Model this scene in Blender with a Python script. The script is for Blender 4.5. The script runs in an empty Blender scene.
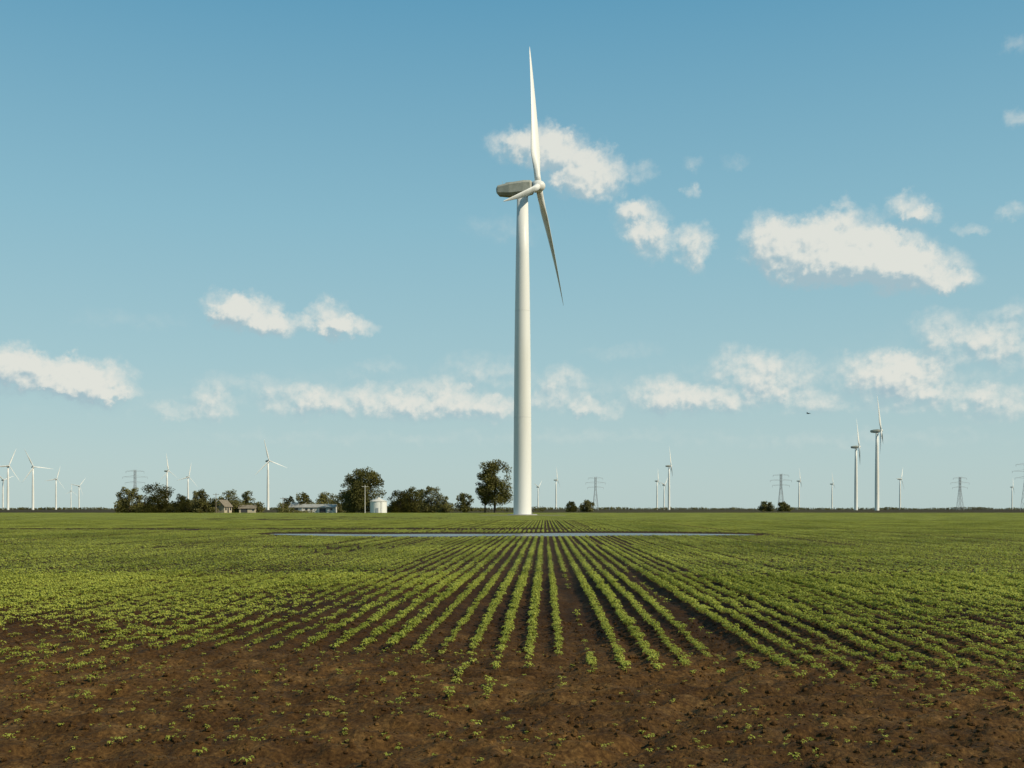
import bpy, math, random
import numpy as np
from mathutils import Vector, Matrix
random.seed(7); rng=np.random.default_rng(7)
S=bpy.context.scene
F=1100.0; CX=512.0; HY=509.0; H=1.6
TH=math.atan(33/F)
def pix(px,d,z=0.0):
    x=(px-CX)/F*d; y=d
    return Vector((x*math.cos(TH)-y*math.sin(TH), x*math.sin(TH)+y*math.cos(TH), z))
# ---------------------------------------------------------------- materials
def newmat(name):
    m=bpy.data.materials.new(name); m.use_nodes=True
    nt=m.node_tree; b=nt.nodes['Principled BSDF']
    return m,nt,b
def N(nt,t,**k):
    n=nt.nodes.new(t)
    for a,v in k.items(): setattr(n,a,v)
    return n
def simple(name,c1,c2,scale=1.0,rough=0.6,stretch=(1,1,1),bump=0.0,lo=0.35,hi=0.65,spec=0.3):
    m,nt,b=newmat(name); L=nt.links.new
    tc=N(nt,'ShaderNodeTexCoord'); mp=N(nt,'ShaderNodeMapping'); mp.inputs['Scale'].default_value=stretch
    no=N(nt,'ShaderNodeTexNoise'); no.inputs['Scale'].default_value=scale; no.inputs['Detail'].default_value=6
    cr=N(nt,'ShaderNodeValToRGB'); cr.color_ramp.elements[0].position=lo; cr.color_ramp.elements[1].position=hi
    cr.color_ramp.elements[0].color=(*c1,1); cr.color_ramp.elements[1].color=(*c2,1)
    L(tc.outputs['Object'],mp.inputs[0]); L(mp.outputs[0],no.inputs[0]); L(no.outputs[0],cr.inputs[0]); L(cr.outputs[0],b.inputs['Base Color'])
    b.inputs['Roughness'].default_value=rough; b.inputs['Specular IOR Level'].default_value=spec
    if bump:
        bp=N(nt,'ShaderNodeBump'); bp.inputs['Strength'].default_value=bump; L(no.outputs[0],bp.inputs['Height']); L(bp.outputs[0],b.inputs['Normal'])
    return m
M_white=simple('painted_steel_white',(0.70,0.67,0.58),(0.80,0.77,0.69),0.25,0.42,(1,1,0.15))
M_seam=simple('steel_flange',(0.60,0.58,0.52),(0.66,0.64,0.58),1,0.5)
M_nac=simple('nacelle_shell',(0.33,0.32,0.24),(0.45,0.43,0.34),0.6,0.5)
M_dark=simple('dark_metal',(0.04,0.04,0.04),(0.07,0.065,0.06),2,0.5)
M_conc=simple('concrete',(0.30,0.28,0.25),(0.42,0.4,0.36),0.8,0.85)
M_gravel=simple('gravel',(0.14,0.11,0.07),(0.24,0.20,0.14),3,0.9,bump=0.4)
M_bark=simple('bark',(0.05,0.035,0.022),(0.10,0.07,0.045),2,0.9)
M_galv=simple('galvanised_steel',(0.25,0.27,0.27),(0.35,0.37,0.37),0.5,0.5)
M_wall=simple('white_siding',(0.56,0.52,0.43),(0.68,0.63,0.53),0.5,0.7)
M_tan=simple('tan_siding',(0.42,0.35,0.22),(0.52,0.44,0.30),0.5,0.7)
M_roof=simple('shingle_roof',(0.17,0.14,0.09),(0.25,0.20,0.14),1.5,0.85)
M_roofm=simple('metal_roof',(0.30,0.28,0.23),(0.38,0.36,0.30),0.8,0.6)
M_glass=simple('window_glass',(0.02,0.025,0.03),(0.04,0.045,0.05),1,0.1,spec=0.6)
M_bird=simple('feathers',(0.02,0.018,0.015),(0.05,0.045,0.04),8,0.9,spec=0.05)
M_wood=simple('weathered_wood',(0.16,0.12,0.08),(0.26,0.21,0.15),2,0.85)

def leafmat(name,c1,c2,trans=0.3,noisescale=0.35,rough=0.55,amp=2.2):
    m,nt,b=newmat(name); L=nt.links.new
    oi=N(nt,'ShaderNodeObjectInfo'); geo=N(nt,'ShaderNodeNewGeometry')
    no=N(nt,'ShaderNodeTexNoise'); no.inputs['Scale'].default_value=noisescale; no.inputs['Detail'].default_value=2
    L(geo.outputs['Position'],no.inputs[0])
    a=N(nt,'ShaderNodeMath',operation='MULTIPLY_ADD'); a.inputs[1].default_value=0.30; L(oi.outputs['Random'],a.inputs[0])
    s=N(nt,'ShaderNodeMath',operation='MULTIPLY_ADD'); s.inputs[1].default_value=amp; s.inputs[2].default_value=0.15-amp*0.45; L(no.outputs[0],s.inputs[0]); L(s.outputs[0],a.inputs[2])
    ri=N(nt,'ShaderNodeMath',operation='MULTIPLY_ADD'); ri.inputs[1].default_value=0.40; L(geo.outputs['Random Per Island'],ri.inputs[0]); L(a.outputs[0],ri.inputs[2])
    cr=N(nt,'ShaderNodeValToRGB'); cr.color_ramp.elements[0].color=(*c1,1); cr.color_ramp.elements[1].color=(*c2,1)
    L(ri.outputs[0],cr.inputs[0]); L(cr.outputs[0],b.inputs['Base Color'])
    b.inputs['Roughness'].default_value=rough; b.inputs['Specular IOR Level'].default_value=0.25
    tr=N(nt,'ShaderNodeBsdfTranslucent'); L(cr.outputs[0],tr.inputs[0])
    mx=N(nt,'ShaderNodeMixShader'); mx.inputs[0].default_value=trans
    L(b.outputs[0],mx.inputs[1]); L(tr.outputs[0],mx.inputs[2]); L(mx.outputs[0],nt.nodes['Material Output'].inputs[0])
    return m
M_crop=leafmat('soybean_leaf',(0.15,0.175,0.010),(0.45,0.46,0.070),0.3,0.16,amp=2.2)
M_tree=leafmat('tree_foliage',(0.042,0.040,0.007),(0.145,0.13,0.028),0.25,0.25)

# ---------------------------------------------------------------- mesh helpers
def link(o,parent=None):
    S.collection.objects.link(o)
    if parent: o.parent=parent
    return o
def empty(name,loc,rz=0):
    e=bpy.data.objects.new(name,None); e.location=loc; e.rotation_euler=(0,0,rz); e.empty_display_size=1
    S.collection.objects.link(e); return e
def mesh(name,verts,faces,mats,mi=None,smooth=False):
    me=bpy.data.meshes.new(name); me.from_pydata([tuple(v) for v in verts],[],[tuple(f) for f in faces])
    for m in (mats if isinstance(mats,(list,tuple)) else [mats]): me.materials.append(m)
    if mi is not None: me.polygons.foreach_set('material_index',np.array(mi,dtype=np.int32))
    if smooth: me.polygons.foreach_set('use_smooth',np.ones(len(me.polygons),dtype=bool))
    me.update(); return me
class G:
    def __init__(s): s.v=[]; s.f=[]; s.m=[]
    def add(s,v,f,m=0,T=None):
        o=len(s.v)
        for p in v: s.v.append(tuple(T@Vector(p)) if T is not None else tuple(p))
        for q in f: s.f.append(tuple(i+o for i in q)); s.m.append(m)
    def box(s,c,d,m=0,T=None):
        x,y,z=c; a,b,h=d[0]/2,d[1]/2,d[2]/2
        v=[(x+i*a,y+j*b,z+k*h) for k in(-1,1) for j in(-1,1) for i in(-1,1)]
        s.add(v,[(0,2,3,1),(4,5,7,6),(0,1,5,4),(2,6,7,3),(0,4,6,2),(1,3,7,5)],m,T)
    def loft(s,rings,m=0,T=None,caps=True):
        n=len(rings[0]); v=[p for r in rings for p in r]; f=[]
        for i in range(len(rings)-1):
            for j in range(n):
                k=(j+1)%n; f.append((i*n+j,i*n+k,(i+1)*n+k,(i+1)*n+j))
        if caps: f.append(tuple(range(n-1,-1,-1))); f.append(tuple((len(rings)-1)*n+j for j in range(n)))
        s.add(v,f,m,T)
    def lathe(s,prof,n=24,m=0,T=None):
        s.loft([[(r*math.cos(2*math.pi*j/n),r*math.sin(2*math.pi*j/n),z) for j in range(n)] for r,z in prof],m,T)
    def bar(s,a,b,w,m=0,w2=None,n=4):
        a=Vector(a); b=Vector(b); d=(b-a).normalized(); u=d.orthogonal().normalized(); v=d.cross(u); w2=w if w2 is None else w2
        s.loft([[tuple(p+(u*math.cos(2*math.pi*j/n)+v*math.sin(2*math.pi*j/n))*r/2) for j in range(n)] for p,r in((a,w),(b,w2))],m)
    def mesh(s,name,mats,smooth=False): return mesh(name,s.v,s.f,mats,s.m,smooth)

# ---------------------------------------------------------------- wind turbine
HUBH=80.0
def blade(g,phi,T,pitch,m=0,R=37.6,ns=26,nc=14,flex=1.0):
    rings=[]
    for i in range(ns+1):
        t=i/ns; r=0.9+t*(R-0.9)
        if t<0.06: c,th=1.6,1.6
        elif t<0.22:
            k=(t-0.06)/0.16; k=k*k*(3-2*k); c=1.6+k*1.15; th=1.6-k*0.9
        else:
            k=(t-0.22)/0.78; c=2.75*(1-k)**0.95*0.92+0.22; th=0.70*(1-k)**1.2+0.04
        if i==ns: c*=0.35
        tw=math.radians(pitch+ (16*(1-t)**1.6))
        off=-flex*t*t
        ring=[]
        for j in range(nc):
            a=2*math.pi*j/nc
            cy=math.cos(a)*c/2 - (0.18*c if t>0.06 else 0.18*c*t/0.06)
            ty=math.sin(a)*th/2*(1.0 if math.cos(a)>0 else (1-0.5*abs(math.cos(a))*min(1,t/0.22)))
            x=cy*math.sin(tw)+ty*math.cos(tw); y=cy*math.cos(tw)-ty*math.sin(tw)
            ring.append((x+off,y,r))
        rings.append(ring)
    R_=Matrix.Rotation(-phi,4,'X')
    g.loft(rings,m,T@R_)
def tower_prof():
    return [(2.25,0.0),(2.2,0.4),(2.18,12),(2.12,24),(2.02,36),(1.85,50),(1.62,64),(1.35,78.2)]
def nacelle(g,T,m=0):
    rings=[]
    for x,hw,zt,zb in [(-6.4,1.0,0.9,-0.5),(-6.0,1.35,1.35,-1.0),(-3.0,1.65,1.65,-1.65),(0.5,1.7,1.7,-1.8),(2.2,1.6,1.5,-1.6),(2.6,1.3,1.2,-1.3)]:
        b=0.4*hw
        rings.append([(x,-hw,zb+b),(x,-hw+b,zb),(x,hw-b,zb),(x,hw,zb+b),(x,hw,zt-b),(x,hw-b,zt),(x,-hw+b,zt),(x,-hw,zt-b)])
    g.loft(rings,m,T)
def spinner(g,T,m=0):
    R_=T@Matrix.Rotation(math.pi/2,4,'Y')
    g.lathe([(1.0,-1.3),(1.4,-1.1),(1.5,0.0),(1.35,0.7),(0.95,1.3),(0.5,1.6),(0.1,1.7)],20,m,R_)
tilt=Matrix.Rotation(math.radians(-4),4,'Y')
def rotorT(): return Matrix.Translation((0,0,HUBH))@tilt@Matrix.Translation((4.0,0,0))
def main_turbine(loc,yaw,phase,pitch):
    e=empty('wind_turbine',loc)
    g=G(); g.lathe(tower_prof(),48); o=link(bpy.data.objects.new('tower',g.mesh('tower',[M_white],True)),e)
    g=G()
    for z,r in((24,2.12),(50,1.85)): g.lathe([(r+0.01,z-0.05),(r+0.025,z-0.04),(r+0.025,z+0.04),(r+0.01,z+0.05)],48)
    link(bpy.data.objects.new('tower_flanges',g.mesh('flange',[M_seam])),e)
    g=G(); g.lathe([(3.6,-0.1),(3.6,0.25),(3.4,0.32),(0.5,0.33)],40); link(bpy.data.objects.new('foundation',g.mesh('foundation',[M_conc])),e)
    g=G()
    g.box((2.3,0,2.0),(0.12,1.0,2.2),0); g.box((2.9,0,0.75),(1.3,1.3,0.1),1)
    for k in range(4): g.box((3.7+0.28*k,0,0.62-0.15*k),(0.28,1.1,0.05),1)
    for s_ in(-1,1): g.bar((2.3,s_*0.6,1.8),(3.6,s_*0.6,1.8),0.05,1); g.bar((3.6,s_*0.6,1.8),(4.7,s_*0.6,1.0),0.05,1); g.bar((3.55,s_*0.6,0.3),(3.55,s_*0.6,1.8),0.05,1)
    o=link(bpy.data.objects.new('entrance_door_and_steps',g.mesh('entry',[M_nac,M_galv])),e); o.rotation_euler=(0,0,math.radians(60))
    RZ=Matrix.Rotation(yaw,4,'Z'); NT=RZ@Matrix.Translation((0,0,HUBH))@tilt
    g=G(); nacelle(g,NT); g.lathe([(1.4,78.0),(1.45,78.4),(1.4,78.7)],32)
    o=link(bpy.data.objects.new('nacelle',g.mesh('nacelle',[M_nac])),e)
    g=G(); g.bar(NT@Vector((-5,0.5,1.4)),NT@Vector((-5,0.5,2.6)),0.07); g.box((-3.2,0,1.72),(1.6,1.4,0.16),0,NT)
    link(bpy.data.objects.new('weather_mast_and_hatch',g.mesh('mast',[M_nac])),e)
    RT=RZ@rotorT()
    g=G(); spinner(g,RT); link(bpy.data.objects.new('hub',g.mesh('hub',[M_white],True)),e)
    for k in range(3):
        g=G(); blade(g,phase+k*2*math.pi/3,RT,pitch); link(bpy.data.objects.new('blade_%d'%(k+1),g.mesh('blade',[M_white],True)),e)
    return e
def far_turbine(px,hub_y,yaw,phase,pitch=30):
    d=(HUBH-H)*F/(HY-hub_y)
    g=G(); g.lathe(tower_prof(),16)
    RZ=Matrix.Rotation(yaw,4,'Z'); nacelle(g,RZ@Matrix.Translation((0,0,HUBH))@tilt,1)
    RT=RZ@rotorT(); spinner(g,RT)
    for k in range(3): blade(g,phase+k*2*math.pi/3,RT,pitch,0,37,12,8)
    o=bpy.data.objects.new('wind_turbine',g.mesh('far_turbine',[M_white,M_nac],True)); o.location=pix(px,d); S.collection.objects.link(o)
D_T=(HUBH-H)*F/(HY-188.5)
main_turbine(pix(522.5,D_T),math.radians(-13.5)+TH,math.radians(9.5),32)
R_=math.radians
for px,hy,yw,ph in [(877,431,-22,-12),(856,447,-18,8),(268,461,-48,-12),(8,466,-40,25),(3,480,-30,70),(33,467,-50,-25),(56,479,-35,20),
        (79,486,-40,40),(71,491,-30,5),(167,471,-20,-5),(188,477,-38,15),(538,487,-30,50),(556,480,-18,5),
        (657,481,-25,10),(669,466,-12,3),(664,485,-35,45),(799,481,-22,5),(832,484,-28,-5),(900,479,-40,30),(1012,487,-35,20)]:
    far_turbine(px,hy,R_(yw)+TH,R_(ph))

# ---------------------------------------------------------------- noise
TB=rng.random((256,256))
def vn(x,y,s=0):
    x=np.asarray(x,float)+s*17.3; y=np.asarray(y,float)+s*9.1
    xi=np.floor(x).astype(int); yi=np.floor(y).astype(int); fx=x-xi; fy=y-yi
    fx=fx*fx*(3-2*fx); fy=fy*fy*(3-2*fy)
    a=TB[xi%256,yi%256]; b=TB[(xi+1)%256,yi%256]; c=TB[xi%256,(yi+1)%256]; d=TB[(xi+1)%256,(yi+1)%256]
    return (a*(1-fx)+b*fx)*(1-fy)+(c*(1-fx)+d*fx)*fy
def sm(a,b,x):
    t=np.clip((x-a)/(b-a),0,1); return t*t*(3-2*t)
ROW=0.32
def tracks(x,y):
    bend=np.where(y<14,(14-y)**2*0.035,0.0)
    t=np.zeros_like(x)
    for c in(ROW*1.0+ROW/2,ROW*6+ROW/2):
        t=np.maximum(t,np.exp(-((x-(c-bend*1.0))/0.17)**2))
    return t*sm(34,20,y)
def gz(x,y):
    x=np.asarray(x,float); y=np.asarray(y,float)
    d=np.hypot(x,y); fade=1-sm(22,42,d)
    z=0.06*(vn(x*1.1,y*1.1,1)-.5)+0.055*(vn(x*4,y*4,2)-.5)+0.050*(vn(x*9,y*9,3)-.5)+0.034*(vn(x*19,y*19,4)-.5)
    rows=sm(10.5,13,y)
    z=z*(1-0.35*rows)+rows*0.014*np.cos(2*np.pi*(x-ROW/2)/ROW)
    z=z+(1-rows)*0.018*np.cos(2*np.pi*(y+0.3*vn(x*.3,y*.3,5))/0.5)
    z=z-0.05*tracks(x,y)
    return z*fade
def axis(fine0,fine1,st,grow,lim0,lim1,g2=None):
    a=list(np.arange(fine0,fine1,st)); s=st; v=a[-1]
    while v<lim1: s*=grow; v+=s; a.append(v)
    s=st; v=a[0]; b=[]
    while v>lim0: s*=(g2 or grow); v-=s; b.append(v)
    return np.array(b[::-1]+a)
xs=axis(-9,9,0.04,1.05,-9000,9000); ys=axis(5.5,15,0.04,1.028,-9000,12000,1.2)
X,Y=np.meshgrid(xs,ys); Z=gz(X,Y)
nx,ny=len(xs),len(ys)
me=bpy.data.meshes.new('ground'); me.vertices.add(nx*ny)
me.vertices.foreach_set('co',np.stack([X,Y,Z],-1).astype(np.float32).ravel())
i=np.arange(nx-1)[None,:]+np.arange(ny-1)[:,None]*nx
q=np.stack([i,i+1,i+1+nx,i+nx],-1).reshape(-1,4).astype(np.int32)
me.loops.add(q.size); me.loops.foreach_set('vertex_index',q.ravel()); me.polygons.add(len(q))
me.polygons.foreach_set('loop_start',np.arange(0,q.size,4,dtype=np.int32)); me.polygons.foreach_set('use_smooth',np.ones(len(q),dtype=bool))
me.update(calc_edges=True)
m,nt,b=newmat('field_soil'); L=nt.links.new
geo=N(nt,'ShaderNodeNewGeometry'); sp=N(nt,'ShaderNodeSeparateXYZ'); L(geo.outputs['Position'],sp.inputs[0])
def noise(scale,detail=6,vec=None,rough=0.6):
    n=N(nt,'ShaderNodeTexNoise'); n.inputs['Scale'].default_value=scale; n.inputs['Detail'].default_value=detail; n.inputs['Roughness'].default_value=rough
    L(vec or geo.outputs['Position'],n.inputs[0]); return n.outputs[0]
def ramp(f,stops):
    c=N(nt,'ShaderNodeValToRGB'); els=c.color_ramp.elements
    while len(els)<len(stops): els.new(0.5)
    for e,(p,col) in zip(els,stops): e.position=p; e.color=(*col,1)
    L(f,c.inputs[0]); return c.outputs[0]
def mix(f,a,bb,mode='MIX'):
    n=N(nt,'ShaderNodeMix',data_type='RGBA',blend_type=mode)
    (L(f,n.inputs[0]) if not isinstance(f,(int,float)) else setattr(n.inputs[0],'default_value',f)); L(a,n.inputs[6]); L(bb,n.inputs[7]); return n.outputs[2]
def mrange(f,a,bb,c=0.0,d=1.0):
    n=N(nt,'ShaderNodeMapRange',interpolation_type='SMOOTHSTEP'); L(f,n.inputs[0])
    for k,v in zip((1,2,3,4),(a,bb,c,d)): n.inputs[k].default_value=v
    return n.outputs[0]
n1=noise(2.2,4); n2=noise(30,4); n3=noise(0.25,2)
soil=ramp(n1,[(0.3,(0.056,0.026,0.0065)),(0.55,(0.102,0.051,0.0140)),(0.75,(0.175,0.098,0.032))])
soil2=ramp(n2,[(0.35,(0.5,0.46,0.42)),(0.55,(1,1,1)),(0.75,(1.8,1.8,1.7))])
soil=mix(1.0,soil,soil2,'MULTIPLY')
damp=ramp(n3,[(0.35,(0.72,0.70,0.68)),(0.6,(1.1,1.1,1.1))]); soil=mix(1.0,soil,damp,'MULTIPLY')
# shade between the crop rows, painted by darkening the seedbed soil colour
row_shade=ramp(mrange(sp.outputs[1],10.5,15.5),[(0.0,(1,1,1)),(1.0,(0.52,0.48,0.44))]); soil=mix(1.0,soil,row_shade,'MULTIPLY')
mp=N(nt,'ShaderNodeMapping'); mp.inputs['Scale'].default_value=(0.02,0.004,1); L(geo.outputs['Position'],mp.inputs[0])
nf=noise(1.0,3,mp.outputs[0])
green=ramp(nf,[(0.35,(0.065,0.068,0.011)),(0.55,(0.092,0.092,0.014)),(0.7,(0.09,0.062,0.02))])
far=mrange(sp.outputs[1],330,420)
col=mix(far,soil,green)
mp2=N(nt,'ShaderNodeMapping'); mp2.inputs['Scale'].default_value=(0.0012,0.0025,1); L(geo.outputs['Position'],mp2.inputs[0])
nf2=noise(1.0,2,mp2.outputs[0])
dark=ramp(nf2,[(0.4,(0.036,0.022,0.007)),(0.6,(0.066,0.052,0.012))])
far2=mrange(sp.outputs[1],400,520); col=mix(far2,col,dark)
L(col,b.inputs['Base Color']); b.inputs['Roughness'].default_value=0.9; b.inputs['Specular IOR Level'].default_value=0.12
bp=N(nt,'ShaderNodeBump'); bp.inputs['Strength'].default_value=0.8; bp.inputs['Distance'].default_value=0.03; L(noise(22,4,None,0.7),bp.inputs['Height']); L(bp.outputs[0],b.inputs['Normal'])
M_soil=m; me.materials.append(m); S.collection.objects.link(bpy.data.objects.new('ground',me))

# ---------------------------------------------------------------- puddle
PCX=-2.2; PW=15.2
def pud(x,y):
    u=(x-PCX)/PW; half=3.6*np.sqrt(np.clip(1-np.abs(u)**2.0,0,1))*(0.7+0.6*vn(x*.25,0*x+3,6))
    cy=68.0+1.2*np.sin(x*0.22)+1.5*(vn(x*.18,0*x+1,7)-.5)
    return half-np.abs(y-cy), half, cy
px_=np.linspace(PCX-PW+.05,PCX+PW-.05,90); _,hf,cy=pud(px_,px_*0)
vv=[(x,c-h,0.01) for x,h,c in zip(px_,hf,cy)]+[(x,c+h,0.01) for x,h,c in zip(px_,hf,cy)]
n=len(px_); ff=[(k,k+1,n+k+1,n+k) for k in range(n-1)]
mw,ntw,bw=newmat('standing_water'); bw.inputs['Base Color'].default_value=(0.07,0.06,0.04,1); bw.inputs['Roughness'].default_value=0.22; bw.inputs['IOR'].default_value=1.33; bw.inputs['Specular IOR Level'].default_value=0.3
nn=N(ntw,'ShaderNodeTexNoise'); nn.inputs['Scale'].default_value=5.0; bb=N(ntw,'ShaderNodeBump'); bb.inputs['Strength'].default_value=0.7; bb.inputs['Distance'].default_value=0.05
gg=N(ntw,'ShaderNodeNewGeometry'); ntw.links.new(gg.outputs['Position'],nn.inputs[0]); ntw.links.new(nn.outputs[0],bb.inputs['Height']); ntw.links.new(bb.outputs[0],bw.inputs['Normal'])
S.collection.objects.link(bpy.data.objects.new('water',mesh('water',vv,ff,mw)))
g=G(); g.lathe([(11,0.0),(10.5,0.12),(0.5,0.14)],40); o=bpy.data.objects.new('gravel_pad',g.mesh('gravel_pad',[M_gravel])); o.location=pix(522.5,D_T); S.collection.objects.link(o)

# ---------------------------------------------------------------- instancing
def collection(name,meshes):
    c=bpy.data.collections.new(name)
    for k,mm in enumerate(meshes):
        c.objects.link(bpy.data.objects.new('%s_part_%02d'%(name,k),mm))
    return c
def instancer(name,pts,rz,sc,coll,nvar,vi=None):
    n=len(pts); me=bpy.data.meshes.new(name); me.vertices.add(n); me.vertices.foreach_set('co',np.asarray(pts,np.float32).ravel())
    if vi is None: vi=rng.integers(0,nvar,n)
    for an,arr,ty in (('rz',rz,'FLOAT'),('sc',sc,'FLOAT'),('vi',vi,'INT')):
        a=me.attributes.new(an,ty,'POINT'); a.data.foreach_set('value',np.asarray(arr,np.int32 if ty=='INT' else np.float32))
    o=bpy.data.objects.new(name,me); S.collection.objects.link(o)
    ng=bpy.data.node_groups.new(name,'GeometryNodeTree')
    ng.interface.new_socket('Geometry',in_out='INPUT',socket_type='NodeSocketGeometry'); ng.interface.new_socket('Geometry',in_out='OUTPUT',socket_type='NodeSocketGeometry')
    gi=ng.nodes.new('NodeGroupInput'); go=ng.nodes.new('NodeGroupOutput'); ip=ng.nodes.new('GeometryNodeInstanceOnPoints'); ci=ng.nodes.new('GeometryNodeCollectionInfo')
    ci.inputs['Collection'].default_value=coll; ci.inputs['Separate Children'].default_value=True; ci.inputs['Reset Children'].default_value=True
    def at(nm,ty):
        a=ng.nodes.new('GeometryNodeInputNamedAttribute'); a.data_type=ty; a.inputs['Name'].default_value=nm; return a.outputs['Attribute']
    cx=ng.nodes.new('ShaderNodeCombineXYZ'); ng.links.new(at('rz','FLOAT'),cx.inputs[2])
    l=ng.links.new; l(gi.outputs[0],ip.inputs['Points']); l(ci.outputs[0],ip.inputs['Instance']); ip.inputs['Pick Instance'].default_value=True
    l(at('vi','INT'),ip.inputs['Instance Index']); l(cx.outputs[0],ip.inputs['Rotation']); l(at('sc','FLOAT'),ip.inputs['Scale']); l(ip.outputs[0],go.inputs[0])
    md=o.modifiers.new('inst','NODES'); md.node_group=ng; return o
def leaf(g,base,az,length,width,rise,droop,m=0,lod=0):
    b_=Vector(base); d=Vector((math.cos(az),math.sin(az),0)); s=Vector((-math.sin(az),math.cos(az),0))
    mid=b_+d*length*0.5+Vector((0,0,rise)); tip=b_+d*length+Vector((0,0,rise-droop))
    if lod: g.add([b_,mid+s*width/2,tip,mid-s*width/2],[(0,3,1),(3,2,1)],m); return
    g.add([b_,mid+s*width/2+Vector((0,0,0.15*width)),mid,tip,mid-s*width/2+Vector((0,0,0.15*width))],[(0,2,1),(2,3,1),(0,4,2),(2,4,3)],m)
def seedling(k):
    r=random.Random(k); g=G(); h=r.uniform(0.05,0.09)
    g.bar((0,0,-0.02),(r.uniform(-.01,.01),r.uniform(-.01,.01),h),0.006,0,0.004,3)
    for j in range(2): leaf(g,(0,0,h*0.55),r.uniform(0,6.28),0.045,0.028,0.008,0.01)
    a0=r.uniform(0,6.28)
    for j in range(r.choice((2,3,3))):
        a=a0+j*2.1+r.uniform(-.4,.4); rr=r.uniform(0.015,0.03); b_=(math.cos(a)*rr,math.sin(a)*rr,h*r.uniform(0.9,1.2))
        for t in(-0.9,0,0.9): leaf(g,b_,a+t,r.uniform(0.045,0.065),r.uniform(0.03,0.042),r.uniform(0.0,0.015),r.uniform(0.0,0.03))
    return g.mesh('seedling',[M_crop])
C_seed=collection('seedlings',[seedling(k) for k in range(8)])
def strip(k,ly,nrow,nl,size,sg=0.03,zh=0.085,rowvar=0.0):
    r=random.Random(k); rr=random.Random(1000+k//3); g=G()
    for q_ in range(nrow):
        cx=(q_-(nrow-1)/2)*ROW if nrow>1 else 0
        v=1+rr.uniform(-rowvar,rowvar*.6)
        for j in range(int(nl*(0.3+0.7*v))):
            leaf(g,(cx+r.gauss(0,sg),r.uniform(-ly/2,ly/2),r.uniform(0.015,zh)*v),r.uniform(0,6.28),v*size*r.uniform(.7,1.2),v*size*.65*r.uniform(.7,1.2),r.uniform(0,.02),r.uniform(-.01,.03),0,1)
    return g.mesh('row',[M_crop])
C_strip=collection('row_strips',[strip(k,0.8,1,54,0.068,0.028,0.09) for k in range(8)])
C_block=collection('row_blocks',[strip(k,2.4,5,120,0.078,0.028,0.095,0.75) for k in range(18)])
C_tile=collection('row_tiles',[strip(k,4.2,10,54,0.18,0.045,0.13) for k in range(5)])

def dens(x,y):
    e=11.3+1.0*sm(0,-6,x)-1.9*sm(2.5,6.5,x)+3.4*(vn(x*.45,y*.45,8)-.5)
    d=sm(e-1.6,e+1.6,y)
    thin=sm(0.26,0.62,vn(x*.22,y*.16,9)+0.40*sm(13,30,y)+0.2*(vn(x*1.3,y*1.3,10)-.5)+0.22*sm(-1,3,x))
    patch=np.exp(-(((x+3.7+0.22*(y-18))/2.0)**2+((y-18)/4.0)**2))
    d=d*(0.34+0.66*thin)*(1-0.60*patch*(0.4+1.0*vn(x*.9,y*.5,18)))
    d=d*(1-0.93*(tracks(x,y)>0.45))
    ins,hf,cy=pud(x,y)
    mud=((y-cy)>-(hf+1.6+1.5*vn(x*.4,0*x,11)))&((y-cy)<hf+1.8+3*vn(x*.3,0*x,12))
    d=np.where(mud&(np.abs(x-PCX)<PW+1),0,d)
    strip_=(np.abs(y-(85+0.05*x+2.5*vn(x*.15,0*x,13)))<3.6*sm(9,-3,x)*(0.5+vn(x*.2,y*.3,14)))
    return np.where(strip_,0.04*d,d)
P=[];SC=[]
for ri in range(-60,61):
    rx=ri*ROW+ROW/2
    yy=np.arange(9.0,26.0,0.044); yy=yy+rng.uniform(-.02,.02,len(yy))
    xx=rx+rng.normal(0,0.012,len(yy))+0.05*(vn(yy*.15,yy*0+rx*.1,15)-.5)
    k=(np.abs(rx)<yy*0.50+3.0); yy=yy[k]; xx=xx[k]
    rv=0.78+0.42*TB[ri%256,3]
    k=rng.random(len(yy))<dens(xx,yy)*0.98; yy=yy[k]; xx=xx[k]
    P.append(np.stack([xx,yy,gz(xx,yy)],-1)); SC.append(rng.uniform(0.55,1.15,len(yy))*rv*(0.66+0.40*sm(10,22,yy)))
n=5600; yy=rng.uniform(5.3,12.5,n); xx=rng.uniform(-10,10,n); k=np.abs(xx)<yy*.5+3; yy=yy[k]; xx=xx[k]
hr=rng.random(len(yy))<0.4; yy=np.where(hr,np.round(yy/0.76)*0.76+rng.normal(0,.05,len(yy)),yy)
k=rng.random(len(yy))<0.12+0.8*sm(.42,.8,vn(xx*.7,yy*.7,16)); yy=yy[k]; xx=xx[k]
P.append(np.stack([xx,yy,gz(xx,yy)],-1)); SC.append(rng.uniform(0.14,0.42,len(yy))+0.3*(rng.random(len(yy))>0.95))
P=np.concatenate(P); SC=np.concatenate(SC); print('plants',len(P))
instancer('soybean_plants',P,rng.uniform(0,6.28,len(P)),SC,C_seed,8)
P=[];SC=[];BP=[];BV=[]
def row_strips(ri,yy):
    rx=ri*ROW+ROW/2
    xx=np.full(len(yy),rx)+0.05*(vn(yy*.15,yy*0+rx*.1,15)-.5)
    k=rng.random(len(yy))<dens(xx,yy)*1.1; yy=yy[k]; xx=xx[k]
    rv=(0.74+0.5*TB[ri%256,3])
    P.append(np.stack([xx,yy,gz(xx,yy)],-1)); SC.append(rv*rng.uniform(.85,1.12,len(yy)))
for ri in range(-90,91):
    yy=np.arange(26.4,46.4,0.78); yy=yy[np.abs(ri*ROW)<yy*.5+4]; row_strips(ri,yy)
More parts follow.
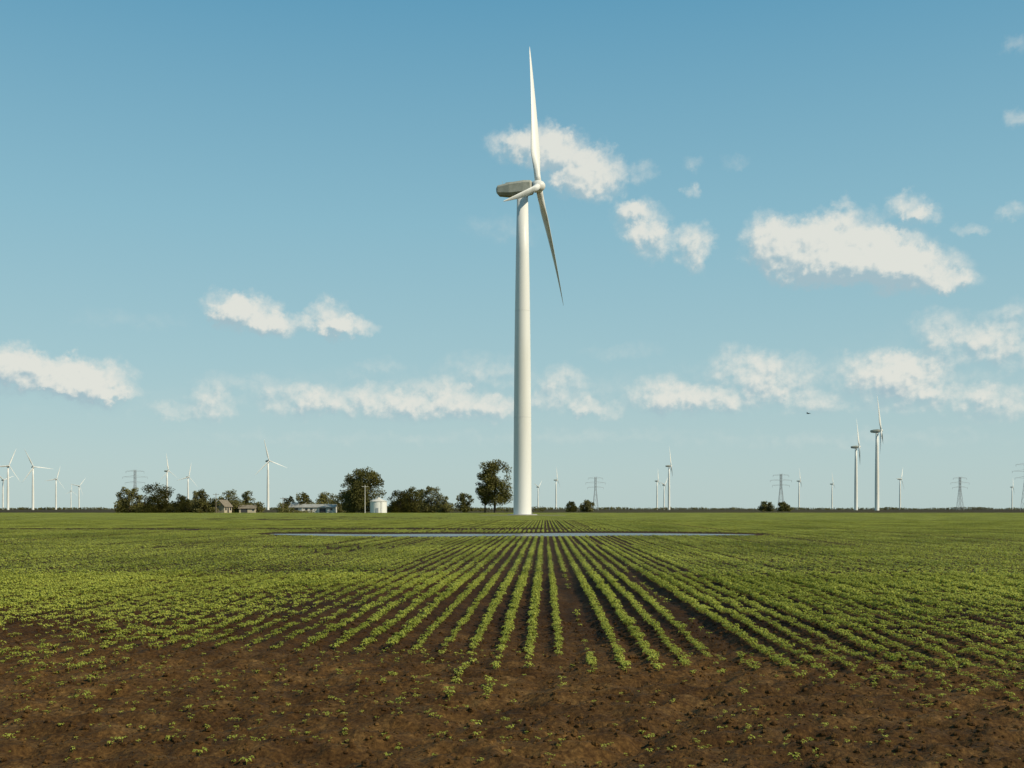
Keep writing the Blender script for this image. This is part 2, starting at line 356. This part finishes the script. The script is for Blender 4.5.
for bi in range(-56,57):
    cx=bi*5*ROW+ROW/2
    for yy in np.arange(47.6,150,2.4):
        if abs(cx)>yy*.5+6: continue
        tx=cx+np.array([-.7,0,.7,-.7,0,.7]); ty=yy+np.array([-1.1,-1.1,-1.1,1.1,1.1,1.1])
        dd=dens(tx,ty)
        if dd.min()>0.3 and rng.random()<0.35+0.75*dd.mean():
            BP.append((cx,yy,0)); BV.append((bi%6)*3+int(rng.integers(0,3)))
        else:
            for q_ in range(-2,3): row_strips(bi*5+q_,yy+np.array([-.8,0,.8]))
P=np.concatenate(P); SC=np.concatenate(SC); print('strips',len(P),'blocks',len(BP))
instancer('soybean_rows',P,rng.choice([0,math.pi],len(P)),SC,C_strip,8)
instancer('soybean_rows',np.array(BP),np.zeros(len(BP)),np.ones(len(BP)),C_block,18,np.array(BV))
P=[]
for yy in np.arange(152,440,4.0):
    w=yy*.5+12; xx=np.arange(-w,w,3.2)+ (rng.uniform(-.3,.3)); P.append(np.stack([xx,0*xx+yy,0*xx],-1))
P=np.concatenate(P); c=pix(522.5,D_T); P=P[np.hypot(P[:,0]-c.x,P[:,1]-c.y)>12.5]
P=P[rng.random(len(P))<0.45+0.6*sm(.2,.5,vn(P[:,0]*.03,P[:,1]*.012,17))]; print('tiles',len(P))
instancer('soybean_field',P,rng.choice([0,math.pi],len(P)),rng.uniform(.85,1.1,len(P)),C_tile,5)
def clod(k):
    r=random.Random(k+50); g=G(); rings=[]
    for i_ in range(5):
        ph=math.pi*(i_+0.5)/5; rings.append([(math.sin(ph)*math.cos(a)*r.uniform(.7,1.2),math.sin(ph)*math.sin(a)*r.uniform(.7,1.2),-math.cos(ph)*.7*r.uniform(.8,1.2)) for a in [2*math.pi*j/7 for j in range(7)]])
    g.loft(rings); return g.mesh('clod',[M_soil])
C_clod=collection('clods',[clod(k) for k in range(6)])
n=18000; yy=5.2+11*rng.random(n)**1.3; xx=rng.uniform(-1,1,n)*(yy*.5+3)
P=np.stack([xx,yy,gz(xx,yy)+0.002],-1)
instancer('soil_clods',P,rng.uniform(0,6.28,n),0.006+0.026*rng.random(n)**3,C_clod,6)

# ---------------------------------------------------------------- trees
def foliage(centres,radii,per,size,r):
    v=[];f=[]
    for c,ra in zip(centres,radii):
        for _ in range(int(per*ra*ra)):
            d=Vector((r.gauss(0,1),r.gauss(0,1),r.gauss(0,1))).normalized()*ra*(r.random()**0.45); d.z*=0.8
            p=c+d; a=Vector((r.gauss(0,1),r.gauss(0,1),r.gauss(0,1))).normalized(); b_=a.orthogonal().normalized(); s=size*r.uniform(.6,1.3)
            o=len(v); v+= [p-a*s, p+b_*s*.6, p+a*s, p-b_*s*.6]; f.append((o,o+1,o+2,o+3))
    return v,f
def tree_mesh(seed,h,w,trunk=0.22,leaf_s=0.32,per=42):
    r=random.Random(seed); g=G()
    g.bar((0,0,-0.2),(r.uniform(-.3,.3),r.uniform(-.3,.3),h*.45),h*.045,0,h*.028,7)
    C=[];Rr=[]
    n=int(24+h*1.6)
    for k in range(n):
        t=(k+r.random())/n; z=h*(trunk+ (0.90-trunk)*t)
        env=math.sin(math.pi*(0.16+0.72*t))**0.55
        a=r.uniform(0,6.28); rad=w/2*env*math.sqrt(r.random())*0.82
        c=Vector((rad*math.cos(a),rad*math.sin(a),z)); C.append(c); Rr.append(r.uniform(.12,.20)*w*(1.15-.35*t))
        if k%2==0:
            s=Vector((0,0,min(h*.45,z*.6))); g.bar(s,c,h*.016,0,h*.005,5)
    v,f=foliage(C,Rr,per,leaf_s,r)
    o=len(g.v); g.v+= [tuple(p) for p in v]; g.f+=[tuple(i_+o for i_ in q_) for q_ in f]; g.m+=[1]*len(f)
    return g.mesh('tree',[M_bark,M_tree])
DF=430.0
def tree(px,wpx,ty,d=DF,seed=1,per=32,trunk=0.2):
    h=(HY-ty)*d/F+H; w=wpx*d/F
    o=bpy.data.objects.new('deciduous_tree',tree_mesh(seed,h,w,trunk,0.30*max(1,d/430),per*(430/d)**1.0)); o.location=pix(px,d); o.rotation_euler=(0,0,seed); S.collection.objects.link(o)
for k,(px,w,ty,d,tr) in enumerate([(129,28,486,440,.03),(158,36,483,430,.03),(181,20,494,450,.05),(200,24,489,445,.05),(228,24,489,470,.05),(247,20,490,470,.05),(214,16,497,445,.03),(144,18,494,445,.03),
      (288,15,495,480,.05),(303,20,492,470,.05),(325,28,492,490,.04),(339,16,494,470,.04),(364,48,467,425,.08),(351,28,476,440,.1),(400,28,489,440,.03),(414,30,487,450,.03),(431,28,485,430,.03),(444,16,495,450,.03),
      (465,20,492,480,.10),(495,40,457,415,.2),(485,22,474,420,.25),(571,14,501,600,.03),(587,18,500,600,.03),(765,18,501,700,.03),(784,15,502,700,.03)]):
    tree(px,w,ty,d,k+3,trunk=tr)
def hedge(name,px0,px1,d,hmin,hmax,step,seed,ls):
    r=random.Random(seed); C=[];R2=[]
    p=px0
    while p<px1:
        hh=hmin+(hmax-hmin)*float(vn(p*.09,seed,3)); c=pix(p,d+r.uniform(-6,6)); 
        for z in np.arange(hh*.25,hh*.8,max(1.0,hh*.28)): C.append(Vector((c.x,c.y,z))); R2.append(hh*.32*r.uniform(.8,1.2)+.4)
        p+=step*r.uniform(.5,1.5)
    v,f=foliage(C,R2,26*(0.3/ls)**1.6,ls,r)
    S.collection.objects.link(bpy.data.objects.new(name,mesh(name,v,f,M_tree)))
hedge('distant_tree_line',118,262,460,2.5,7.5,1.6,21,.34)
hedge('distant_tree_line',280,346,480,2.0,6.0,1.8,22,.34)
hedge('distant_tree_line',280,312,438,0.8,2.6,1.8,32,.3)
hedge('distant_tree_line',380,452,465,2.5,9,1.6,23,.34)
hedge('distant_tree_line',450,545,700,1.0,4.5,2.4,24,.4)
hedge('distant_tree_line',545,1100,2600,3,9,1.6,25,1.6)
hedge('distant_tree_line',-60,545,2900,3,10,1.6,26,1.6)

# ---------------------------------------------------------------- buildings
def building(name,px,d,L_,W,hw,hr,rz,wall,roof,wins,door):
    e=empty(name,pix(px,d),rz)
    g=G(); g.box((0,0,hw/2),(L_,W,hw)); 
    for s_ in(-1,1): g.add([(s_*L_/2,-W/2,hw),(s_*L_/2,W/2,hw),(s_*L_/2,0,hw+hr-.02)],[(0,1,2)])
    link(bpy.data.objects.new('walls',g.mesh('walls',[wall])),e)
    g=G(); ov=.4
    for s_ in(-1,1):
        y0=s_*(W/2+ov); z0=hw-ov*hr/(W/2); a=L_/2+ov
        v=[(-a,y0,z0),(a,y0,z0),(a,0,hw+hr),(-a,0,hw+hr),(-a,y0,z0+.18),(a,y0,z0+.18),(a,0,hw+hr+.18),(-a,0,hw+hr+.18)]
        g.add(v,[(0,1,2,3),(4,7,6,5),(0,4,5,1),(0,3,7,4),(1,5,6,2)])
    link(bpy.data.objects.new('roof',g.mesh('roof',[roof])),e)
    g=G()
    for x,z,w,h in wins: g.box((x,-W/2-.03,z),(w,.05,h)); g.box((x,-W/2-.02,z-h/2-.08),(w+.2,.12,.1),1)
    if wins: link(bpy.data.objects.new('windows',g.mesh('windows',[M_glass,M_wall])),e)
    x,w,h=door; g=G(); g.box((x,-W/2-.035,h/2),(w,.06,h)); link(bpy.data.objects.new('door',g.mesh('door',[M_dark])),e)
    return e
building('farmhouse',223,450,5.0,5,2.8,2.4,R_(70),M_tan,M_roof,[(-1.5,1.6,.9,1.1),(1.6,1.6,.9,1.1)],(0,.95,2.1))
building('garage',248,455,6.5,5,1.9,1.2,R_(8),M_tan,M_roof,[(2.4,1.2,.8,.7)],(-1.2,2.6,1.7))
building('machine_shed',320,450,13,7,2.3,1.1,R_(4),M_wall,M_roofm,[(-5,1.5,1,.8),(-3,1.5,1,.8),(5,1.5,1,.8)],(1.5,2.6,1.9))
building('barn',299,470,6,6,2.4,1.8,R_(-12),M_wall,M_roofm,[],(0,2.0,2.0))
e=empty('grain_bin',pix(378.5,415))
g=G(); prof=[]
for k in range(30): z=0.1+k*0.15; prof.append((3.15+(0.04 if k%2 else 0),z))
g.lathe(prof,40); link(bpy.data.objects.new('corrugated_wall',g.mesh('bin',[M_white],True)),e)
g=G(); g.lathe([(3.35,4.4),(3.33,4.5),(0.5,5.6),(0.45,5.95),(0.05,6.05)],40); link(bpy.data.objects.new('conical_roof',g.mesh('binroof',[M_wall])),e)
g=G(); g.box((0,-3.22,1.1),(.9,.1,1.8),0); 
for s_ in(-.25,.25): g.bar((1.5+s_,-2.95,.2),(1.5+s_,-2.95,4.6),.06,0)
for k in range(12): g.bar((1.25,-2.95,.4+k*.35),(1.75,-2.95,.4+k*.35),.04,0)
link(bpy.data.objects.new('door_and_ladder',g.mesh('binladder',[M_galv])),e)
def pole(px,ty,d,mat=M_wood):
    h=(HY-ty)*d/F+H; g=G(); g.bar((0,0,-.3),(0,0,h),.32,0,.2,8); g.box((0,0,h-.6),(2.4,.12,.14))
    for x in(-1.05,0,1.05): g.bar((x,0,h-.53),(x,0,h-.3),.1,0)
    o=bpy.data.objects.new('utility_pole',g.mesh('pole',[mat])); o.location=pix(px,d); S.collection.objects.link(o)
pole(365,485,405,M_wall); pole(216,493,430); pole(283,497,440)
# ---------------------------------------------------------------- pylons
def pylon(px,ty,d,rz=0):
    h=(HY-ty)*d/F+H; g=G(); w0=h*.16; wt=h*.045; lw=0.42
    zs=[0,.2,.38,.53,.65,.75,.84,.92,1.0]
    def wz(t): return w0+(wt-w0)*min(1,t/.65)
    cs=[[Vector((i_*wz(t)/2,j_*wz(t)/2,t*h)) for i_,j_ in((-1,-1),(1,-1),(1,1),(-1,1))] for t in zs]
    for a,b_ in zip(cs[:-1],cs[1:]):
        for k in range(4):
            k2=(k+1)%4; g.bar(a[k],b_[k],lw); g.bar(a[k],b_[k2],lw*.5); g.bar(a[k2],b_[k],lw*.5); g.bar(b_[k],b_[k2],lw*.5)
    for t,ww in((.68,.24),(.82,.30),(.96,.22)):
        for s_ in(-1,1):
            tip=Vector((s_*ww*h,0,t*h+.3)); 
            for j_ in(-1,1): g.bar((s_*wt/2,j_*wt/2,t*h),tip,lw*.6); g.bar((s_*wt/2,j_*wt/2,t*h+h*.04),tip,lw*.6)
            g.bar(tip,tip-Vector((0,0,2.2)),.35)
    o=bpy.data.objects.new('transmission_tower',g.mesh('pylon',[M_galv])); o.location=pix(px,d); o.rotation_euler=(0,0,rz); S.collection.objects.link(o)
pylon(595.5,477,1350,.15); pylon(781,474,1250,.1); pylon(960,477,1400,.2); pylon(135,470,1300,.1); pylon(1026,463,1300,.1)
# bird
p=pix(808,150); z=H+(HY-413.5)*150/F
g=G(); g.loft([[(x,r_*math.cos(a),r_*math.sin(a)) for a in [2*math.pi*j/8 for j in range(8)]] for x,r_ in((-.30,.01),(-.2,.04),(-.05,.07),(.1,.065),(.19,.035),(.24,.04),(.28,.01))])
g.add([(-.3,-.02,0),(-.45,-.09,0),(-.45,.09,0),(-.3,.02,0)],[(0,1,2,3)])
for s_ in(-1,1): g.add([(.08,s_*.05,.03),(-.08,s_*.05,.03),(-.06,s_*.28,.13),(.1,s_*.25,.14),(-.08,s_*.52,.06),(-.02,s_*.5,.07)],[(0,1,2,3),(3,2,4,5)])
o=bpy.data.objects.new('bird',g.mesh('bird',[M_bird])); o.location=(p.x,p.y,z); o.rotation_euler=(.2,-.1,2.2); S.collection.objects.link(o)

# ---------------------------------------------------------------- sky
SUN_AZ=math.radians(120); SUN_EL=math.radians(38)
w=bpy.data.worlds.new('World'); S.world=w; w.use_nodes=True; nt=w.node_tree; L=nt.links.new
bg=nt.nodes['Background']; bg.inputs['Strength'].default_value=0.1; wout=nt.nodes['World Output']
def vm(nt_,op,a=None,b_=None):
    n=nt_.nodes.new('ShaderNodeVectorMath'); n.operation=op
    for k,v in((0,a),(1,b_)):
        if v is None: continue
        if isinstance(v,tuple): n.inputs[k].default_value=v
        else: nt_.links.new(v,n.inputs[k])
    return n
def mt(nt_,op,*a,clamp=False):
    n=nt_.nodes.new('ShaderNodeMath'); n.operation=op; n.use_clamp=clamp
    for k,v in enumerate(a):
        if isinstance(v,(int,float)): n.inputs[k].default_value=v
        else: nt_.links.new(v,n.inputs[k])
    return n.outputs[0]
def dirof(px,py):
    x=(px-CX)/F; z=(HY-py)/F; wx=x*math.cos(TH)-math.sin(TH); wy=x*math.sin(TH)+math.cos(TH)
    return math.atan2(wx,wy), math.atan2(z,math.hypot(wx,wy))
blobs=[(508,146,24,16,.6),(540,146,28,20,.9),(565,160,30,24,.9),(598,176,28,26,.95),(575,186,26,12,.5),
 (642,172,16,10,.4),(693,190,9,8,.5),(692,165,12,7,.3),(735,163,14,6,.25),
 (640,222,26,20,.7),(655,242,26,18,.65),(694,246,18,24,.8),(628,210,14,10,.4),
 (768,238,26,26,.8),(800,250,40,30,.95),(845,242,42,32,1.0),(885,258,44,28,.95),(925,272,40,20,.8),(840,268,64,16,.7),(956,282,24,10,.45),
 (908,205,20,11,.65),(925,214,16,9,.55),(845,198,9,7,.4),(972,230,16,7,.45),(1010,210,14,9,.45),(1017,118,13,9,.4),(1015,46,12,8,.3),
 (225,305,22,16,.75),(248,314,32,18,.95),(282,326,26,13,.7),(328,318,22,18,.8),(352,329,28,11,.7),
 (5,362,32,18,.8),(40,372,46,16,.75),(92,380,40,20,.9),(60,388,66,9,.5),
 (212,404,22,18,.5),(170,412,20,8,.33),(295,402,40,18,.40),(330,400,36,16,.32),(372,402,30,18,.42),(402,408,34,14,.36),(436,398,36,20,.42),(472,406,36,16,.40),(500,410,30,14,.36),(485,368,46,16,.30),(560,380,26,14,.38),(560,404,36,13,.38),(600,409,30,10,.34),
 (662,396,30,20,.48),(690,400,40,16,.42),(742,366,34,20,.46),(780,376,34,24,.46),(735,400,50,14,.38),(810,404,36,12,.34),
 (875,372,34,20,.56),(912,376,32,20,.6),(940,328,26,20,.45),(970,346,36,16,.38),(1005,338,28,26,.45),(1004,405,36,18,.46),(930,400,60,14,.34),(380,365,24,8,.22),(620,352,44,8,.22),(130,320,54,10,.18),(505,228,44,16,.22),(1020,305,20,9,.22),
 (420,392,200,26,.20),(760,388,200,30,.20),(960,372,120,50,.18),(120,404,150,16,.14),
 (560,436,160,9,.22),(850,440,150,10,.22),(300,438,130,8,.18),(250,382,50,9,.22)]
tc=N(nt,'ShaderNodeTexCoord'); sp=N(nt,'ShaderNodeSeparateXYZ'); L(tc.outputs['Generated'],sp.inputs[0])
az=mt(nt,'ARCTAN2',sp.outputs[0],sp.outputs[1]); el=mt(nt,'ARCSINE',sp.outputs[2])
cb=N(nt,'ShaderNodeCombineXYZ'); L(az,cb.inputs[0]); L(el,cb.inputs[1])
def warp(base_vec,scale,detail,amt):
    nz=N(nt,'ShaderNodeTexNoise'); nz.inputs['Scale'].default_value=scale; nz.inputs['Detail'].default_value=detail; nz.inputs['Roughness'].default_value=0.66
    L(base_vec,nz.inputs[0]); wv=vm(nt,'SUBTRACT',nz.outputs['Color'],(.5,.5,.5)); wv=vm(nt,'MULTIPLY',wv.outputs[0],amt); return wv.outputs[0]
wv=warp(cb.outputs[0],44,5,(0.032,0.030,0))
P1=vm(nt,'ADD',cb.outputs[0],wv).outputs[0]
P2=vm(nt,'ADD',P1,(0.0045,0.0095,0)).outputs[0]
nb=N(nt,'ShaderNodeTexNoise'); nb.inputs['Scale'].default_value=70; nb.inputs['Detail'].default_value=6; nb.inputs['Roughness'].default_value=0.62; L(cb.outputs[0],nb.inputs[0])
pc2=vm(nt,'ADD',cb.outputs[0],(0.003,0.005,0)).outputs[0]
nb2=N(nt,'ShaderNodeTexNoise'); nb2.inputs['Scale'].default_value=70; nb2.inputs['Detail'].default_value=2; nb2.inputs['Roughness'].default_value=0.62; L(pc2,nb2.inputs[0])
def field(name,bl):
    cg=bpy.data.node_groups.new(name,'ShaderNodeTree')
    cg.interface.new_socket('P',in_out='INPUT',socket_type='NodeSocketVector'); cg.interface.new_socket('D',in_out='OUTPUT',socket_type='NodeSocketFloat')
    gi=cg.nodes.new('NodeGroupInput'); go=cg.nodes.new('NodeGroupOutput')
    acc=None
    for px,py,bw_,bh_,am in bl:
        a,e_=dirof(px,py); sx=F/bw_/1.25; sy=F/bh_/1.25
        s1=cg.nodes.new('ShaderNodeVectorMath'); s1.operation='MULTIPLY_ADD'; cg.links.new(gi.outputs[0],s1.inputs[0]); s1.inputs[1].default_value=(sx,sy,0); s1.inputs[2].default_value=(-a*sx,-e_*sy,0)
        dt=vm(cg,'DOT_PRODUCT',s1.outputs[0],s1.outputs[0])
        k=mt(cg,'MULTIPLY_ADD',dt.outputs['Value'],-am,am); k=mt(cg,'MAXIMUM',k,0.0)
        acc=k if acc is None else mt(cg,'ADD',acc,k)
    cg.links.new(mt(cg,'MINIMUM',acc,2.2),go.inputs[0]); return cg
def mrw(f,a,b_,c=0.,d=1.):
    n=N(nt,'ShaderNodeMapRange',interpolation_type='SMOOTHSTEP'); L(f,n.inputs[0])
    for k,v in zip((1,2,3,4),(a,b_,c,d)): n.inputs[k].default_value=v
    return n.outputs[0]
ns=N(nt,'ShaderNodeTexSky',sky_type='NISHITA'); ns.sun_disc=False; ns.sun_elevation=SUN_EL; ns.sun_rotation=SUN_AZ; ns.air_density=1.0; ns.dust_density=1.0
def s2l(c): return tuple(((v/255+.055)/1.055)**2.4 if v>10 else v/255/12.92 for v in c)
cr=N(nt,'ShaderNodeValToRGB'); els=cr.color_ramp.elements
stops=[(0.0,(187,208,206)),(0.05,(179,205,207)),(0.13,(162,199,207)),(0.25,(139,188,205)),(0.42,(97,160,191)),(1.0,(50,105,150))]
while len(els)<len(stops): els.new(.5)
for e_,(p_,c_) in zip(els,stops): e_.position=p_; e_.color=(*s2l(c_),1)
L(sp.outputs[2],cr.inputs[0])
def wm(f,a,b_):
    n=N(nt,'ShaderNodeMix',data_type='RGBA')
    if isinstance(f,float): n.inputs[0].default_value=f
    else: L(f,n.inputs[0])
    for k,v in((6,a),(7,b_)):
        if isinstance(v,tuple): n.inputs[k].default_value=(*v,1)
        else: L(v,n.inputs[k])
    return n.outputs[2]
rs=vm(nt,'SCALE',cr.outputs[0]); rs.inputs['Scale'].default_value=10.0
tint=vm(nt,'MULTIPLY',ns.outputs[0],(1.0,1.0,0.9))
base=wm(0.87,tint.outputs[0],rs.outputs[0])
L(base,bg.inputs[0])
shade=tuple(v*10 for v in s2l((163,188,197))); bright=tuple(v*10 for v in s2l((228,228,219)))
AZB=[-0.62,-0.33,-0.22,-0.10,0.0,0.095,0.20,0.29,0.62]
bg2=N(nt,'ShaderNodeBackground'); bg2.inputs[1].default_value=0.1; L(base,bg2.inputs[0])
cur=bg2.outputs[0]
band=mt(nt,'MULTIPLY',mt(nt,'MULTIPLY',mt(nt,'GREATER_THAN',el,0.03),mt(nt,'LESS_THAN',el,0.46)),mt(nt,'MULTIPLY',mt(nt,'GREATER_THAN',az,-0.62),mt(nt,'LESS_THAN',az,0.62)))
for zi in range(8):
    lo,hi=AZB[zi],AZB[zi+1]
    bl=[]
    for bb_ in blobs:
        a,e_=dirof(bb_[0],bb_[1]); r_=bb_[2]*1.28/F+0.022
        if a+r_>lo and a-r_<hi: bl.append(bb_)
    grp=field('cloud_field_%d'%zi,bl)
    g1=N(nt,'ShaderNodeGroup'); g1.node_tree=grp; L(P1,g1.inputs[0])
    g2=N(nt,'ShaderNodeGroup'); g2.node_tree=grp; L(P2,g2.inputs[0])
    gate=mt(nt,'MULTIPLY',g1.outputs[0],1.5,clamp=True)
    D1=mt(nt,'MULTIPLY_ADD',mt(nt,'MULTIPLY_ADD',nb.outputs[0],1.5,-0.75),gate,mt(nt,'MINIMUM',g1.outputs[0],1.2))
    alpha=mrw(D1,0.0,1.05,0,0.92)
    dn=mt(nt,'SUBTRACT',nb.outputs[0],nb2.outputs[0])
    lit=mrw(mt(nt,'MULTIPLY_ADD',dn,1.5,mt(nt,'SUBTRACT',g1.outputs[0],g2.outputs[0])),-0.55,0.30)
    ccol=wm(lit,shade,bright)
    bz=N(nt,'ShaderNodeBackground'); bz.inputs[1].default_value=0.1; L(wm(alpha,base,ccol),bz.inputs[0])
    inz=mt(nt,'MULTIPLY',mt(nt,'GREATER_THAN',az,lo),mt(nt,'LESS_THAN',az,hi))
    ms=N(nt,'ShaderNodeMixShader'); L(inz,ms.inputs[0]); L(cur,ms.inputs[1]); L(bz.outputs[0],ms.inputs[2]); cur=ms.outputs[0]
ms=N(nt,'ShaderNodeMixShader'); L(band,ms.inputs[0]); L(bg.outputs[0],ms.inputs[1]); L(cur,ms.inputs[2])
L(ms.outputs[0],wout.inputs[0])
sd=bpy.data.lights.new('sun','SUN'); sd.energy=4.2; sd.angle=math.radians(.5); sd.color=(1,.92,.76)
so=bpy.data.objects.new('sun',sd); S.collection.objects.link(so)
dv=Vector((math.sin(SUN_AZ)*math.cos(SUN_EL),math.cos(SUN_AZ)*math.cos(SUN_EL),math.sin(SUN_EL))); so.rotation_euler=dv.to_track_quat('Z','Y').to_euler()
# ---------------------------------------------------------------- camera
cd=bpy.data.cameras.new('camera'); cd.lens=36*F/1024; cd.sensor_width=36; cd.shift_y=125/1024; cd.clip_end=30000; cd.clip_start=.1
co=bpy.data.objects.new('camera',cd); co.location=(0,0,H); co.rotation_euler=(math.pi/2,0,TH); S.collection.objects.link(co); S.camera=co
S.view_settings.view_transform='Standard'; S.view_settings.look='None'; S.view_settings.exposure=0
